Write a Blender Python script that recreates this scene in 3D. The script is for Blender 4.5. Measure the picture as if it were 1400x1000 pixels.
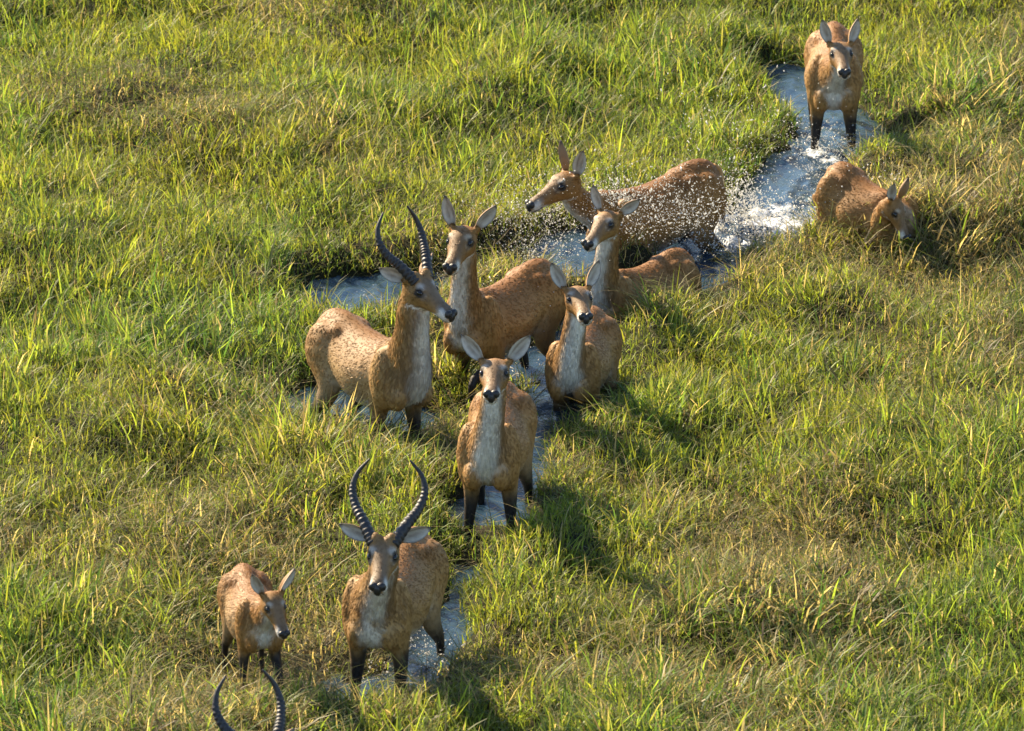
import bpy, math, random
import numpy as np
from mathutils import Vector, Matrix
from mathutils.kdtree import KDTree

random.seed(7)
RNG = np.random.default_rng(7)
for o in list(bpy.data.objects):
    bpy.data.objects.remove(o)
SC = bpy.context.scene
COL = SC.collection

# ------------------------------------------------------------------ camera
DEP = math.radians(17.0)            # the camera looks down 17 degrees from a low flying helicopter
DIST = 44.0
CAM = np.array([0.0, -DIST * math.cos(DEP), DIST * math.sin(DEP)])
cam_data = bpy.data.cameras.new('camera')
cam = bpy.data.objects.new('camera', cam_data)
COL.objects.link(cam)
cam.location = CAM
cam.rotation_euler = (math.pi / 2 - DEP, 0, 0)
cam_data.sensor_width = 36.0
cam_data.lens = 280.3
cam_data.clip_start = 0.5
cam_data.clip_end = 6000.0
cam_data.dof.use_dof = True
cam_data.dof.focus_distance = 42.8
cam_data.dof.aperture_fstop = 8.0
SC.camera = cam

GRASS = 1.0
# ------------------------------------------------------------------ sky and sun (low, behind and left)
SUN_AZ = math.radians(133.0)        # direction to the sun in the ground plane, from +X towards +Y
SUN_EL = math.radians(34.0)
SUN = Vector((math.cos(SUN_EL) * math.cos(SUN_AZ), math.cos(SUN_EL) * math.sin(SUN_AZ), math.sin(SUN_EL)))
world = bpy.data.worlds.new('World')
SC.world = world
world.use_nodes = True
wn = world.node_tree
wn.nodes.clear()
sky = wn.nodes.new('ShaderNodeTexSky')
sky.sky_type = 'NISHITA'
sky.sun_disc = False
sky.sun_elevation = SUN_EL
sky.dust_density = 0.35
sky.ozone_density = 1.5
sky.sun_rotation = math.pi / 2 - SUN_AZ
bg = wn.nodes.new('ShaderNodeBackground')
bg.inputs['Strength'].default_value = 0.087
wo = wn.nodes.new('ShaderNodeOutputWorld')
wn.links.new(sky.outputs[0], bg.inputs[0])
wn.links.new(bg.outputs[0], wo.inputs[0])
sun_data = bpy.data.lights.new('sun', 'SUN')
sun_data.energy = 5.0
sun_data.angle = math.radians(1.2)
sun_data.color = (1.0, 0.82, 0.56)
sun = bpy.data.objects.new('sun', sun_data)
COL.objects.link(sun)
sun.rotation_euler = SUN.to_track_quat('Z', 'Y').to_euler()
SC.view_settings.view_transform = 'Standard'
SC.view_settings.look = 'None'
SC.view_settings.gamma = 1.0
SC.view_settings.use_curve_mapping = False
SC.view_settings.exposure = 1.78
SC.render.engine = 'CYCLES'
SC.cycles.use_denoising = True
SC.cycles.max_bounces = 8
SC.cycles.transparent_max_bounces = 8


# ------------------------------------------------------------------ helpers
def smooth(a, b, x):
    t = np.clip((x - a) / (b - a), 0, 1)
    return t * t * (3 - 2 * t)


def _hash(ix, iy, seed):
    h = (ix.astype(np.int64) * 374761393 + iy.astype(np.int64) * 668265263 + seed * 1442695041) & 0xFFFFFFFF
    h = ((h ^ (h >> 13)) * 1274126177) & 0xFFFFFFFF
    return ((h ^ (h >> 16)) & 0xFFFF) / 65535.0


def noise(x, y, seed=0):
    x = np.asarray(x, float); y = np.asarray(y, float)
    ix = np.floor(x); iy = np.floor(y)
    fx = x - ix; fy = y - iy
    fx = fx * fx * (3 - 2 * fx); fy = fy * fy * (3 - 2 * fy)
    a = _hash(ix, iy, seed); b = _hash(ix + 1, iy, seed)
    c = _hash(ix, iy + 1, seed); d = _hash(ix + 1, iy + 1, seed)
    return (a * (1 - fx) + b * fx) * (1 - fy) + (c * (1 - fx) + d * fx) * fy


def fbm(x, y, seed=0, octaves=4):
    s = 0.0; amp = 0.5; tot = 0.0
    for k in range(octaves):
        s = s + amp * noise(x * 2 ** k + 17.3 * k, y * 2 ** k - 9.1 * k, seed + k)
        tot += amp; amp *= 0.5
    return s / tot


def on_ground(u, v, z=0.0):
    """a survey point of the marsh: where the sight line through (u, v) of the 1400 x 1000 survey sheet meets height z"""
    dx = (u - 700) / 10900.0; dy = (500 - v) / 10900.0
    r = np.array([dx, math.cos(DEP) + dy * math.sin(DEP), -math.sin(DEP) + dy * math.cos(DEP)])
    t = (z - CAM[2]) / r[2]
    return CAM + t * r


def mesh_from(name, verts, faces_flat, loop_start, loop_total, mat=None, smooth_shade=True):
    me = bpy.data.meshes.new(name)
    me.vertices.add(len(verts))
    me.vertices.foreach_set('co', np.asarray(verts, np.float32).ravel())
    me.loops.add(len(faces_flat))
    me.loops.foreach_set('vertex_index', np.asarray(faces_flat, np.int32))
    me.polygons.add(len(loop_start))
    me.polygons.foreach_set('loop_start', np.asarray(loop_start, np.int32))
    me.polygons.foreach_set('loop_total', np.asarray(loop_total, np.int32))
    me.update(calc_edges=True)
    if smooth_shade:
        me.polygons.foreach_set('use_smooth', np.ones(len(loop_start), bool))
    if mat:
        me.materials.append(mat)
    return me


def quads_mesh(name, verts, faces, mat=None, smooth_shade=True):
    """faces: list of index tuples of any size"""
    tot = np.array([len(f) for f in faces], np.int32)
    flat = np.fromiter((i for f in faces for i in f), np.int32)
    start = np.concatenate([[0], np.cumsum(tot)[:-1]])
    return mesh_from(name, verts, flat, start, tot, mat, smooth_shade)


def set_color(me, cols, name='Col'):
    at = me.attributes.new(name, 'FLOAT_COLOR', 'POINT')
    c = np.ones((len(me.vertices), 4), np.float32)
    c[:, :3] = cols
    at.data.foreach_set('color', c.ravel())


def link(name, data, parent=None):
    o = bpy.data.objects.new(name, data)
    COL.objects.link(o)
    if parent is not None:
        o.parent = parent
    return o


def new_mat(name):
    m = bpy.data.materials.new(name)
    m.use_nodes = True
    nt = m.node_tree
    nt.nodes.clear()
    return m, nt, nt.nodes.new('ShaderNodeOutputMaterial')


def node(nt, kind, **kw):
    n = nt.nodes.new(kind)
    for k, v in kw.items():
        if k in n.inputs:
            n.inputs[k].default_value = v
        else:
            setattr(n, k, v)
    return n


def mixc(a, b, t):
    t = np.asarray(t)[..., None]
    return a * (1 - t) + b * t


# ------------------------------------------------------------------ materials
def leaf_material(name, rough=0.5, trans=0.5, gain=2.0, spec=0.22):
    m, nt, out = new_mat(name)
    at = node(nt, 'ShaderNodeAttribute', attribute_name='Col')
    geo = node(nt, 'ShaderNodeNewGeometry')
    nz = node(nt, 'ShaderNodeTexNoise', Scale=38.0, Detail=3.0)
    nt.links.new(geo.outputs['Position'], nz.inputs['Vector'])
    mr = node(nt, 'ShaderNodeMapRange')
    mr.inputs['To Min'].default_value = 0.7; mr.inputs['To Max'].default_value = 1.3
    nt.links.new(nz.outputs['Fac'], mr.inputs['Value'])
    mul = node(nt, 'ShaderNodeMix', data_type='RGBA', blend_type='MULTIPLY')
    mul.inputs['Factor'].default_value = 1.0
    nt.links.new(at.outputs['Color'], mul.inputs['A'])
    nt.links.new(mr.outputs['Result'], mul.inputs['B'])
    p = node(nt, 'ShaderNodeBsdfPrincipled', Roughness=rough)
    p.inputs['Specular IOR Level'].default_value = spec
    nt.links.new(mul.outputs['Result'], p.inputs['Base Color'])
    tr = node(nt, 'ShaderNodeBsdfTranslucent')
    g = node(nt, 'ShaderNodeMix', data_type='RGBA', blend_type='MULTIPLY')
    g.inputs['Factor'].default_value = 1.0
    g.inputs['B'].default_value = (gain * 1.05, gain, gain * 0.65, 1)
    nt.links.new(mul.outputs['Result'], g.inputs['A'])
    nt.links.new(g.outputs['Result'], tr.inputs['Color'])
    mx = node(nt, 'ShaderNodeMixShader', Fac=trans)
    nt.links.new(p.outputs[0], mx.inputs[1])
    nt.links.new(tr.outputs[0], mx.inputs[2])
    nt.links.new(mx.outputs[0], out.inputs['Surface'])
    return m


def coat_material(name, trans=0.0):
    m, nt, out = new_mat(name)
    at = node(nt, 'ShaderNodeAttribute', attribute_name='Col')
    tc = node(nt, 'ShaderNodeTexCoord')
    nz = node(nt, 'ShaderNodeTexNoise', Scale=60.0, Detail=4.0, Roughness=0.7)
    nt.links.new(tc.outputs['Object'], nz.inputs['Vector'])
    mr = node(nt, 'ShaderNodeMapRange')
    mr.inputs['To Min'].default_value = 0.78; mr.inputs['To Max'].default_value = 1.22
    nt.links.new(nz.outputs['Fac'], mr.inputs['Value'])
    mul = node(nt, 'ShaderNodeMix', data_type='RGBA', blend_type='MULTIPLY')
    mul.inputs['Factor'].default_value = 1.0
    nt.links.new(at.outputs['Color'], mul.inputs['A'])
    nt.links.new(mr.outputs['Result'], mul.inputs['B'])
    p = node(nt, 'ShaderNodeBsdfPrincipled', Roughness=0.62)
    p.inputs['Specular IOR Level'].default_value = 0.3
    nt.links.new(mul.outputs['Result'], p.inputs['Base Color'])
    if trans > 0:
        tr = node(nt, 'ShaderNodeBsdfTranslucent')
        nt.links.new(mul.outputs['Result'], tr.inputs['Color'])
        mx = node(nt, 'ShaderNodeMixShader', Fac=trans)
        nt.links.new(p.outputs[0], mx.inputs[1]); nt.links.new(tr.outputs[0], mx.inputs[2])
        nt.links.new(mx.outputs[0], out.inputs['Surface'])
    else:
        bp = node(nt, 'ShaderNodeBump', Strength=0.15, Distance=0.004)
        nt.links.new(nz.outputs['Fac'], bp.inputs['Height'])
        nt.links.new(bp.outputs[0], p.inputs['Normal'])
        nt.links.new(p.outputs[0], out.inputs['Surface'])
    return m


def plain_material(name, color, rough=0.5, scale=40.0, var=0.3, spec=0.5, bump=0.0):
    m, nt, out = new_mat(name)
    tc = node(nt, 'ShaderNodeTexCoord')
    nz = node(nt, 'ShaderNodeTexNoise', Scale=scale, Detail=4.0)
    nt.links.new(tc.outputs['Object'], nz.inputs['Vector'])
    cr = node(nt, 'ShaderNodeValToRGB')
    cr.color_ramp.elements[0].position = 0.3; cr.color_ramp.elements[1].position = 0.7
    cr.color_ramp.elements[0].color = tuple(c * (1 - var) for c in color) + (1,)
    cr.color_ramp.elements[1].color = tuple(min(1, c * (1 + var)) for c in color) + (1,)
    nt.links.new(nz.outputs['Fac'], cr.inputs['Fac'])
    p = node(nt, 'ShaderNodeBsdfPrincipled', Roughness=rough)
    p.inputs['Specular IOR Level'].default_value = spec
    nt.links.new(cr.outputs['Color'], p.inputs['Base Color'])
    if bump:
        bp = node(nt, 'ShaderNodeBump', Strength=bump, Distance=0.01)
        nt.links.new(nz.outputs['Fac'], bp.inputs['Height'])
        nt.links.new(bp.outputs[0], p.inputs['Normal'])
    nt.links.new(p.outputs[0], out.inputs['Surface'])
    return m


MAT_GRASS = leaf_material('grass_blade')
MAT_DRY = leaf_material('dry_grass_blade', rough=0.7, trans=0.35, gain=1.2, spec=0.08)
MAT_COAT = coat_material('antelope_skin')
MAT_FUR = coat_material('antelope_hair', trans=0.36)
MAT_HORN = plain_material('horn', (0.022, 0.02, 0.021), rough=0.5, scale=60, var=0.4, spec=0.4, bump=0.2)
MAT_EYE = plain_material('eye', (0.008, 0.006, 0.005), rough=0.08, scale=30, var=0.2)
MAT_NOSE = plain_material('nose', (0.011, 0.01, 0.011), rough=0.42, scale=120, var=0.3, bump=0.3)


# ------------------------------------------------------------------ the marsh: water mask, ground, water, grass
# pools and flooded trail as capsules on the ground: two survey points and a radius in metres
CHANNEL = [((1075, 105), (1110, 140), .20), ((1110, 140), (1150, 190), .22), ((1120, 195), (1235, 205), .20),
           ((1150, 200), (1100, 240), .26), ((1100, 240), (1075, 305), .24), ((1065, 305), (985, 330), .26),
           ((985, 330), (800, 345), .30), ((960, 375), (850, 405), .22), ((800, 360), (700, 372), .20),
           ((850, 405), (780, 500), .18), ((780, 500), (740, 560), .13), ((750, 490), (690, 520), .16),
           ((735, 560), (715, 640), .07), ((710, 640), (680, 705), .17), ((670, 690), (650, 705), .12),
           ((640, 780), (605, 860), .05), ((605, 865), (562, 930), .10), ((560, 935), (490, 950), .15),
           ((430, 545), (570, 572), .15), ((476, 402), (560, 392), .30), ((455, 425), (485, 400), .08),
           ((700, 480), (650, 520), .10)]
CAPS = [(on_ground(*a)[:2], on_ground(*b)[:2], r) for a, b, r in CHANNEL]


def water_sd(x, y):
    """signed distance to the water's edge, negative in the water"""
    d = np.full(np.shape(x), 1e3)
    for a, b, r in CAPS:
        ab = b - a
        t = np.clip(((x - a[0]) * ab[0] + (y - a[1]) * ab[1]) / (ab @ ab), 0, 1)
        d = np.minimum(d, np.hypot(x - a[0] - ab[0] * t, y - a[1] - ab[1] * t) - r)
    return d + (fbm(x * 3.1, y * 2.0, 31, 3) - 0.5) * 0.30


# where the herd stands: the grass there is pushed down (survey point, radius, how much)
TRODDEN = [((520, 575), .60, .85), ((690, 715), .50, .85), ((540, 955), .60, .88), ((350, 935), .55, .85), ((430, 900), .45, .6), ((1150, 190), .5, .8),
           ((640, 505), .35, .25), ((720, 500), .40, .85), ((790, 555), .40, .75), ((880, 412), .55, .9), ((900, 340), .7, .8), ((1180, 280), .30, .2),
           ((760, 370), .5, .7), ((640, 800), .3, .5), ((250, 180), .8, .45), ((120, 160), .6, .4), ((1080, 270), .5, .6), ((460, 560), .5, .6), ((510, 418), .30, .85), ((540, 420), .35, .7), ((1080, 315), .4, .8), ((1190, 215), .35, .8), ((590, 905), .35, .7), ((650, 715), .3, .7), ((960, 385), .3, .7)]
TROD = [(on_ground(*a)[:2], r, k) for a, r, k in TRODDEN]
# broad tussocks the photograph shows: survey point, radius, extra height
TUSSOCKS = [((1245, 340), .28, .22), ((1165, 338), .25, .11), ((600, 545), .30, .22), ((640, 470), .2, .10), ((420, 640), .55, .10), ((930, 440), .60, .10), ((1010, 400), .6, .08), ((760, 770), .45, .10),
            ((1190, 110), .5, .10), ((340, 230), .75, .12), ((190, 70), .7, .10), ((560, 190), .6, .08), ((1330, 190), .7, .12), ((60, 280), .5, .08),
            ((960, 140), .5, .08), ((1290, 330), .5, .10), ((110, 600), .6, .06), ((560, 680), .5, .10), ((980, 560), .6, .06), ((1230, 700), .8, .06),
            ((640, 960), .4, .10), ((820, 900), .6, .08), ((1100, 900), .7, .06), ((130, 880), .6, .10), ((330, 640), .5, .06), ((880, 690), .5, .04), ((700, 110), .7, .08)]
TUSS = [(on_ground(*a)[:2], r, k) for a, r, k in TUSSOCKS]


# matted dead patches and dark hollows between the mounds (survey point, radius, strength)
DRYW = [(on_ground(*a)[:2], r, k) for a, r, k in [((230, 175), .8, .22), ((90, 150), .6, .16), ((420, 215), .5, .10), ((1090, 640), .7, .14), ((1120, 760), .7, .12), ((190, 560), .7, .12), ((760, 770), .4, .10),
        ((1290, 560), .6, .10), ((480, 600), .5, .08), ((430, 930), .5, .14), ((960, 860), .6, .10), ((720, 190), .6, .08), ((1330, 250), .6, .08), ((640, 990), .5, .06)]]
HOLLOWW = [(on_ground(*a)[:2], r, k) for a, r, k in [((425, 345), .40, .15), ((985, 165), .40, .12), ((1215, 165), .35, .14), ((40, 470), .45, .12), ((1310, 800), .45, .14), ((860, 690), .4, .10), ((130, 250), .5, .12),
        ((300, 300), .35, .10), ((640, 760), .30, .12), ((1270, 300), .3, .10), ((450, 790), .35, .10), ((930, 520), .35, .10), ((240, 700), .4, .10), ((60, 760), .4, .12), ((1140, 480), .5, .10), ((1010, 760), .4, .11),
        ((540, 90), .5, .12), ((80, 60), .5, .10), ((800, 60), .5, .12), ((1340, 420), .4, .12), ((820, 830), .4, .10), ((740, 930), .4, .10), ((1180, 930), .4, .10)]]

# mud and flattened litter at the feet of the herd, no standing grass
BARE = [((545, 960), (505, 960), .26), ((560, 925), (595, 885), .13), ((690, 735), (670, 720), .22), ((340, 945), (385, 935), .26), ((500, 580), (560, 590), .20), ((1110, 195), (1160, 212), .25),
        ((775, 572), (815, 560), .22), ((860, 415), (930, 405), .24), ((690, 500), (745, 515), .18), ((480, 432), (540, 428), .30), ((1090, 300), (1060, 318), .22), ((430, 560), (460, 575), .2), ((710, 390), (780, 385), .2)]
BAREW = [(on_ground(*a)[:2], on_ground(*b)[:2], r) for a, b, r in BARE]


def bare(x, y):
    d = np.full(np.shape(x), 1e3)
    for a, b, r in BAREW:
        ab = b - a
        t = np.clip(((x - a[0]) * ab[0] + (y - a[1]) * ab[1]) / (ab @ ab), 0, 1)
        d = np.minimum(d, np.hypot(x - a[0] - ab[0] * t, (y - a[1] - ab[1] * t) * 0.75) - r)
    return smooth(0.10, -0.10, d + (fbm(x * 5, y * 4, 333, 2) - 0.5) * 0.25)


def bump_sum(x, y, items):
    s = np.zeros(np.shape(x))
    for c, r, k in items:
        s = s + k * np.exp(-(((x - c[0]) / r) ** 2 + ((y - c[1]) / (r * 1.25)) ** 2))
    return s


def trodden(x, y):
    s = np.zeros(np.shape(x))
    for c, r, k in TROD:
        s = np.maximum(s, k * smooth(1.0, 0.45, np.hypot(x - c[0], y - c[1]) / r))
    return s


def ground_z(x, y):
    sd = water_sd(x, y)
    hum = 0.30 * (fbm(x * 0.75, y * 0.55, 3, 3) - 0.35) + 0.25 * (fbm(x * 1.55, y * 1.15, 9, 2) - 0.44)
    hum = np.maximum(hum + 0.05 + bump_sum(x, y, TUSS) * 0.5 - bump_sum(x, y, HOLLOWW), 0.01)
    bank = smooth(-0.02, 0.22, sd) * (1 - 0.85 * bare(x, y))
    return np.where(sd < 0, -0.30 * smooth(0.0, -0.14, sd) - 0.01, hum * bank + 0.005 + 0.0 * sd)


def axis_spacing(lo, hi, step, far):
    core = np.arange(lo, hi + step, step)
    out = []; d = step; p = hi
    while p < far:
        d *= 1.45; p += d; out.append(p)
    left = [lo - (q - hi) for q in out]
    return np.concatenate([left[::-1], core, out])


def grid_mesh(name, xs, ys, zf, mat, keep=None):
    X, Y = np.meshgrid(xs, ys)
    Zg = zf(X, Y)
    nx, ny = len(xs), len(ys)
    i = np.arange((nx - 1) * (ny - 1))
    r, c = i // (nx - 1), i % (nx - 1)
    q = np.stack([r * nx + c, r * nx + c + 1, (r + 1) * nx + c + 1, (r + 1) * nx + c], 1)
    V = np.stack([X, Y, Zg], -1).reshape(-1, 3)
    if keep is not None:
        k = keep(X, Y).ravel()
        q = q[k[q].any(1)]
        used = np.unique(q); remap = np.zeros(len(V), np.int64); remap[used] = np.arange(len(used))
        V = V[used]; q = remap[q]
    return mesh_from(name, V, q.ravel(), np.arange(len(q)) * 4, np.full(len(q), 4), mat), V


# ground: dark wet mud and leaf litter
m, nt, out = new_mat('marsh_mud')
geo = node(nt, 'ShaderNodeNewGeometry')
nz = node(nt, 'ShaderNodeTexNoise', Scale=5.0, Detail=8.0, Roughness=0.7)
nz2 = node(nt, 'ShaderNodeTexNoise', Scale=55.0, Detail=6.0, Roughness=0.7)
for q in (nz, nz2):
    nt.links.new(geo.outputs['Position'], q.inputs['Vector'])
cr = node(nt, 'ShaderNodeValToRGB')
els = cr.color_ramp.elements
els[0].position = 0.32; els[0].color = (0.010, 0.008, 0.005, 1)
els[1].position = 0.68; els[1].color = (0.036, 0.029, 0.014, 1)
e = els.new(0.5); e.color = (0.019, 0.018, 0.007, 1)
mx = node(nt, 'ShaderNodeMix', data_type='RGBA', blend_type='MIX')
mx.inputs['Factor'].default_value = 0.5
nt.links.new(nz.outputs['Color'], mx.inputs['A']); nt.links.new(nz2.outputs['Color'], mx.inputs['B'])
nt.links.new(mx.outputs['Result'], cr.inputs['Fac'])
p = node(nt, 'ShaderNodeBsdfPrincipled', Roughness=0.9)
p.inputs['Specular IOR Level'].default_value = 0.12
nt.links.new(cr.outputs['Color'], p.inputs['Base Color'])
bp = node(nt, 'ShaderNodeBump', Strength=0.8, Distance=0.02)
nt.links.new(nz2.outputs['Fac'], bp.inputs['Height']); nt.links.new(bp.outputs[0], p.inputs['Normal'])
nt.links.new(p.outputs[0], out.inputs['Surface'])
MAT_MUD = m
me, _ = grid_mesh('ground', axis_spacing(-5.2, 5.2, 0.085, 2500), axis_spacing(-9.5, 11.5, 0.095, 2500), ground_z, MAT_MUD)
g = link('ground', me); g['kind'] = 'structure'

# water: turbid, wind-rippled, foam where the herd churns it and for painted glints
FOAM = [((1030, 318), .30, 1.0), ((1005, 300), .25, .9), ((1105, 290), .22, .6), ((1060, 300), .3, .5), ((960, 350), .35, .6), ((1160, 215), .30, .7), ((1120, 212), .2, .6), ((850, 300), .4, .4),
        ((740, 350), .35, .55), ((505, 398), .40, .55), ((590, 900), .2, .25), ((660, 695), .2, .25), ((740, 560), .2, .2), ((870, 420), .2, .4), ((440, 560), .2, .3)]  # white painted on the pool behind the sideways male stands for sky glints
FOAM_GLINTW = [(on_ground(*a)[:2], r, k) for a, r, k in FOAM]


def water_z(x, y):
    chop = bump_sum(x, y, FOAM_GLINTW)
    w = (fbm(x * 6.5 + 1.5 * fbm(x * 2, y * 2, 5, 2), y * 4.2, 71, 3) - 0.5)
    w2 = (fbm(x * 22, y * 15, 77, 2) - 0.5)
    mound = np.exp(-(((x - FOAM_GLINTW[0][0][0]) / .22) ** 2 + ((y - FOAM_GLINTW[0][0][1]) / .30) ** 2)) * 0.10 * np.clip(fbm(x * 16, y * 12, 83, 3) * 2.2 - 0.5, 0, 1.5)
    return 0.004 + mound + w * (0.050 + 0.035 * np.clip(chop, 0, 1)) + w2 * (0.016 + 0.022 * np.clip(chop, 0, 1))


m, nt, out = new_mat('marsh_water')
at = node(nt, 'ShaderNodeAttribute', attribute_name='Col')
geo = node(nt, 'ShaderNodeNewGeometry')
nz = node(nt, 'ShaderNodeTexNoise', Scale=45.0, Detail=5.0, Roughness=0.65)
nt.links.new(geo.outputs['Position'], nz.inputs['Vector'])
w = node(nt, 'ShaderNodeBsdfPrincipled', Roughness=0.06, IOR=1.333)
w.inputs['Base Color'].default_value = (0.020, 0.043, 0.070, 1)  # blue of the reflected sky put into the base colour
w.inputs['Specular IOR Level'].default_value = 0.5
bp = node(nt, 'ShaderNodeBump', Strength=0.35, Distance=0.012)
nt.links.new(nz.outputs['Fac'], bp.inputs['Height']); nt.links.new(bp.outputs[0], w.inputs['Normal'])
fo = node(nt, 'ShaderNodeBsdfPrincipled', Roughness=0.5)
fo.inputs['Base Color'].default_value = (0.72, 0.74, 0.74, 1)
sub = node(nt, 'ShaderNodeMath', operation='SUBTRACT')
nt.links.new(at.outputs['Fac'], sub.inputs[0]); nt.links.new(nz.outputs['Fac'], sub.inputs[1])
mr = node(nt, 'ShaderNodeMapRange')
mr.inputs['From Min'].default_value = 0.0; mr.inputs['From Max'].default_value = 0.20
nt.links.new(sub.outputs[0], mr.inputs['Value'])
mx = node(nt, 'ShaderNodeMixShader')
nt.links.new(mr.outputs['Result'], mx.inputs[0]); nt.links.new(w.outputs[0], mx.inputs[1]); nt.links.new(fo.outputs[0], mx.inputs[2])
nt.links.new(mx.outputs[0], out.inputs['Surface'])
MAT_WATER = m
me, V = grid_mesh('water', np.arange(-1.9, 2.9, 0.022), np.arange(-6.0, 7.6, 0.028), water_z, MAT_WATER, keep=lambda x, y: water_sd(x, y) < 0.07)
foam_glint = np.clip(bump_sum(V[:, 0], V[:, 1], FOAM_GLINTW), 0, 1) * (0.10 + 1.0 * fbm(V[:, 0] * 7, V[:, 1] * 5, 90, 3))
set_color(me, np.repeat(foam_glint[:, None], 3, 1))
g = link('water', me); g['kind'] = 'structure'

# grass
GREEN = np.array([0.046, 0.094, 0.022]); YGREEN = np.array([0.150, 0.162, 0.020]); LIME = np.array([0.165, 0.225, 0.030])
STRAW = np.array([0.310, 0.255, 0.125]); DEAD = np.array([0.110, 0.085, 0.048]); OLIVE = np.array([0.110, 0.125, 0.040])


def in_view(x, y):
    """how much of the full density a place needs: the meadow the helicopter looks at is dense, the rest thins out"""
    hw = 2.95 + 0.068 * (y + 6.5)
    e = np.maximum(np.abs(x) - hw, np.maximum(-6.9 - y, y - 8.9))
    return np.where(e < 0, 1.0, np.clip(1 - e / 1.2, 0.16, 1) * 0.75)


def blades_mesh(name, root, az, tilt, curl, length, width, col, mat, twist, tipcol=None):
    """each blade a strip of three quads and a tip"""
    n = len(root)
    ts = np.array([0.0, 0.34, 0.68, 1.0])
    h = np.stack([np.cos(az), np.sin(az), 0 * az], 1)
    z = np.array([0, 0, 1.0])
    P = [root]
    for k in range(3):
        tm = (ts[k] + ts[k + 1]) / 2
        ph = tilt + curl * tm ** 1.3
        step = (ts[k + 1] - ts[k]) * length
        P.append(P[-1] + h * (np.sin(ph) * step)[:, None] + z * (np.cos(ph) * step)[:, None])
    side = np.stack([-np.sin(az + twist), np.cos(az + twist), 0 * az], 1)
    wf = [0.75, 1.0, 0.72]
    rows = []
    for k in range(3):
        rows += [P[k] - side * (width * wf[k] * 0.5)[:, None], P[k] + side * (width * wf[k] * 0.5)[:, None]]
    rows.append(P[3])
    V = np.stack(rows, 1).reshape(-1, 3)
    b = np.arange(n)[:, None] * 7
    flat = np.concatenate([b + np.array([0, 1, 3, 2]), b + np.array([2, 3, 5, 4]), b + np.array([4, 5, 6])], 1).ravel()
    st = (np.arange(n)[:, None] * 11 + np.array([0, 4, 8])).ravel()
    me = mesh_from(name, V, flat, st, np.tile([4, 4, 3], n), mat)
    c = np.repeat(col[:, None, :], 7, 1)
    if tipcol is not None:
        c[:, 4:] = c[:, 4:] * 0.6 + tipcol[:, None, :] * 0.4
        c[:, 6] = tipcol
    set_color(me, c.reshape(-1, 3))
    return me


def scatter(n, lo, hi):
    x = RNG.uniform(lo[0], hi[0], n); y = RNG.uniform(lo[1], hi[1], n)
    k = RNG.random(n) < in_view(x, y)
    return x[k], y[k]


# tussock centres, then blades round each
LO, HI = (-5.0, -8.6), (4.8, 10.6)
tx, ty = scatter(int(17800 * GRASS), LO, HI)
sd = water_sd(tx, ty)
k = (sd > 0.02) & (RNG.random(len(tx)) > 0.85 * bare(tx, ty))
tx, ty, sd = tx[k], ty[k], sd[k]
nt_ = len(tx)
lush = fbm(tx * 0.55 + 4, ty * 0.42, 101, 3)             # 0..1 broad patches of fresh growth
dry = fbm(tx * 0.8 - 7, ty * 0.55, 117, 4) + bump_sum(tx, ty, DRYW)               # 0..1 broad patches of dead growth
trd = trodden(tx, ty)
tus = bump_sum(tx, ty, TUSS)
th = (0.085 + 0.125 * lush + 0.55 * tus + RNG.normal(0, 0.045, nt_)) * (1 - 0.75 * trd) * (0.70 + 0.30 * smooth(0.0, 0.5, sd))
th = th * (1 - 0.75 * bare(tx, ty)) * (1 - 2.2 * np.clip(bump_sum(tx, ty, HOLLOWW), 0, 0.2)) * (1 - 1.2 * np.clip(bump_sum(tx, ty, DRYW), 0, 0.3))
th = np.clip(1.05 * th * np.exp(RNG.normal(0, 0.24, nt_)), 0.05, 0.36)
tlean = RNG.uniform(0, 2 * math.pi, nt_)
tamp = np.abs(RNG.normal(0.28, 0.24, nt_))
leanx = np.cos(tlean) * tamp + 0.16 * (fbm(tx * .9, ty * .9, 140, 2) - 0.5); leany = np.sin(tlean) * tamp + 0.02
thue = RNG.normal(0, 0.27, nt_)
nb = RNG.poisson(np.clip(17 * (0.65 + 0.6 * lush + 1.0 * tus), 8, 40))
nb = np.where(in_view(tx, ty) < 0.3, nb // 2, nb)
idx = np.repeat(np.arange(nt_), nb)
n = len(idx)
ang = RNG.uniform(0, 2 * math.pi, n); rr = np.sqrt(RNG.random(n)) * (0.04 + 0.08 * RNG.random(n))
bx = tx[idx] + np.cos(ang) * rr; by = ty[idx] + np.sin(ang) * rr
keep = water_sd(bx, by) > -0.015
idx, ang, rr, bx, by = idx[keep], ang[keep], rr[keep], bx[keep], by[keep]
n = len(idx)
ox = np.cos(ang) * rr * 4 + leanx[idx] + RNG.normal(0, 0.24, n); oy = np.sin(ang) * rr * 4 + leany[idx] + RNG.normal(0, 0.24, n)
az = np.arctan2(oy, ox); til = np.clip(np.hypot(ox, oy), 0.02, 1.0) * 0.85 + 0.5 * trd[idx]
curl = np.abs(RNG.normal(0.85, 0.8, n)) + 0.6 * trd[idx] + 0.35 * (dry[idx] > 0.55)
ln = th[idx] * RNG.uniform(0.55, 1.25, n)
wd = RNG.uniform(0.0048, 0.0112, n) * (0.8 + 0.5 * lush[idx])
u = np.clip(0.5 + 1.5 * (lush[idx] - 0.5) + thue[idx] + RNG.normal(0, 0.16, n), 0, 1)
a = smooth(0.15, 0.85, u)[:, None]
col = YGREEN * (1 - a) + GREEN * a
li = (RNG.random(n) < 0.28 + 0.25 * (lush[idx] > 0.5))[:, None] * RNG.uniform(0.3, 1, (n, 1))
col = col * (1 - li) + LIME * li
pd = np.clip(0.09 + 1.6 * (dry[idx] - 0.48), 0.04, 0.65)
isd = RNG.random(n) < pd
dcol = np.where(RNG.random((n, 1)) < 0.6, STRAW, DEAD) * RNG.uniform(0.6, 1.2, (n, 1))
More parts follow.
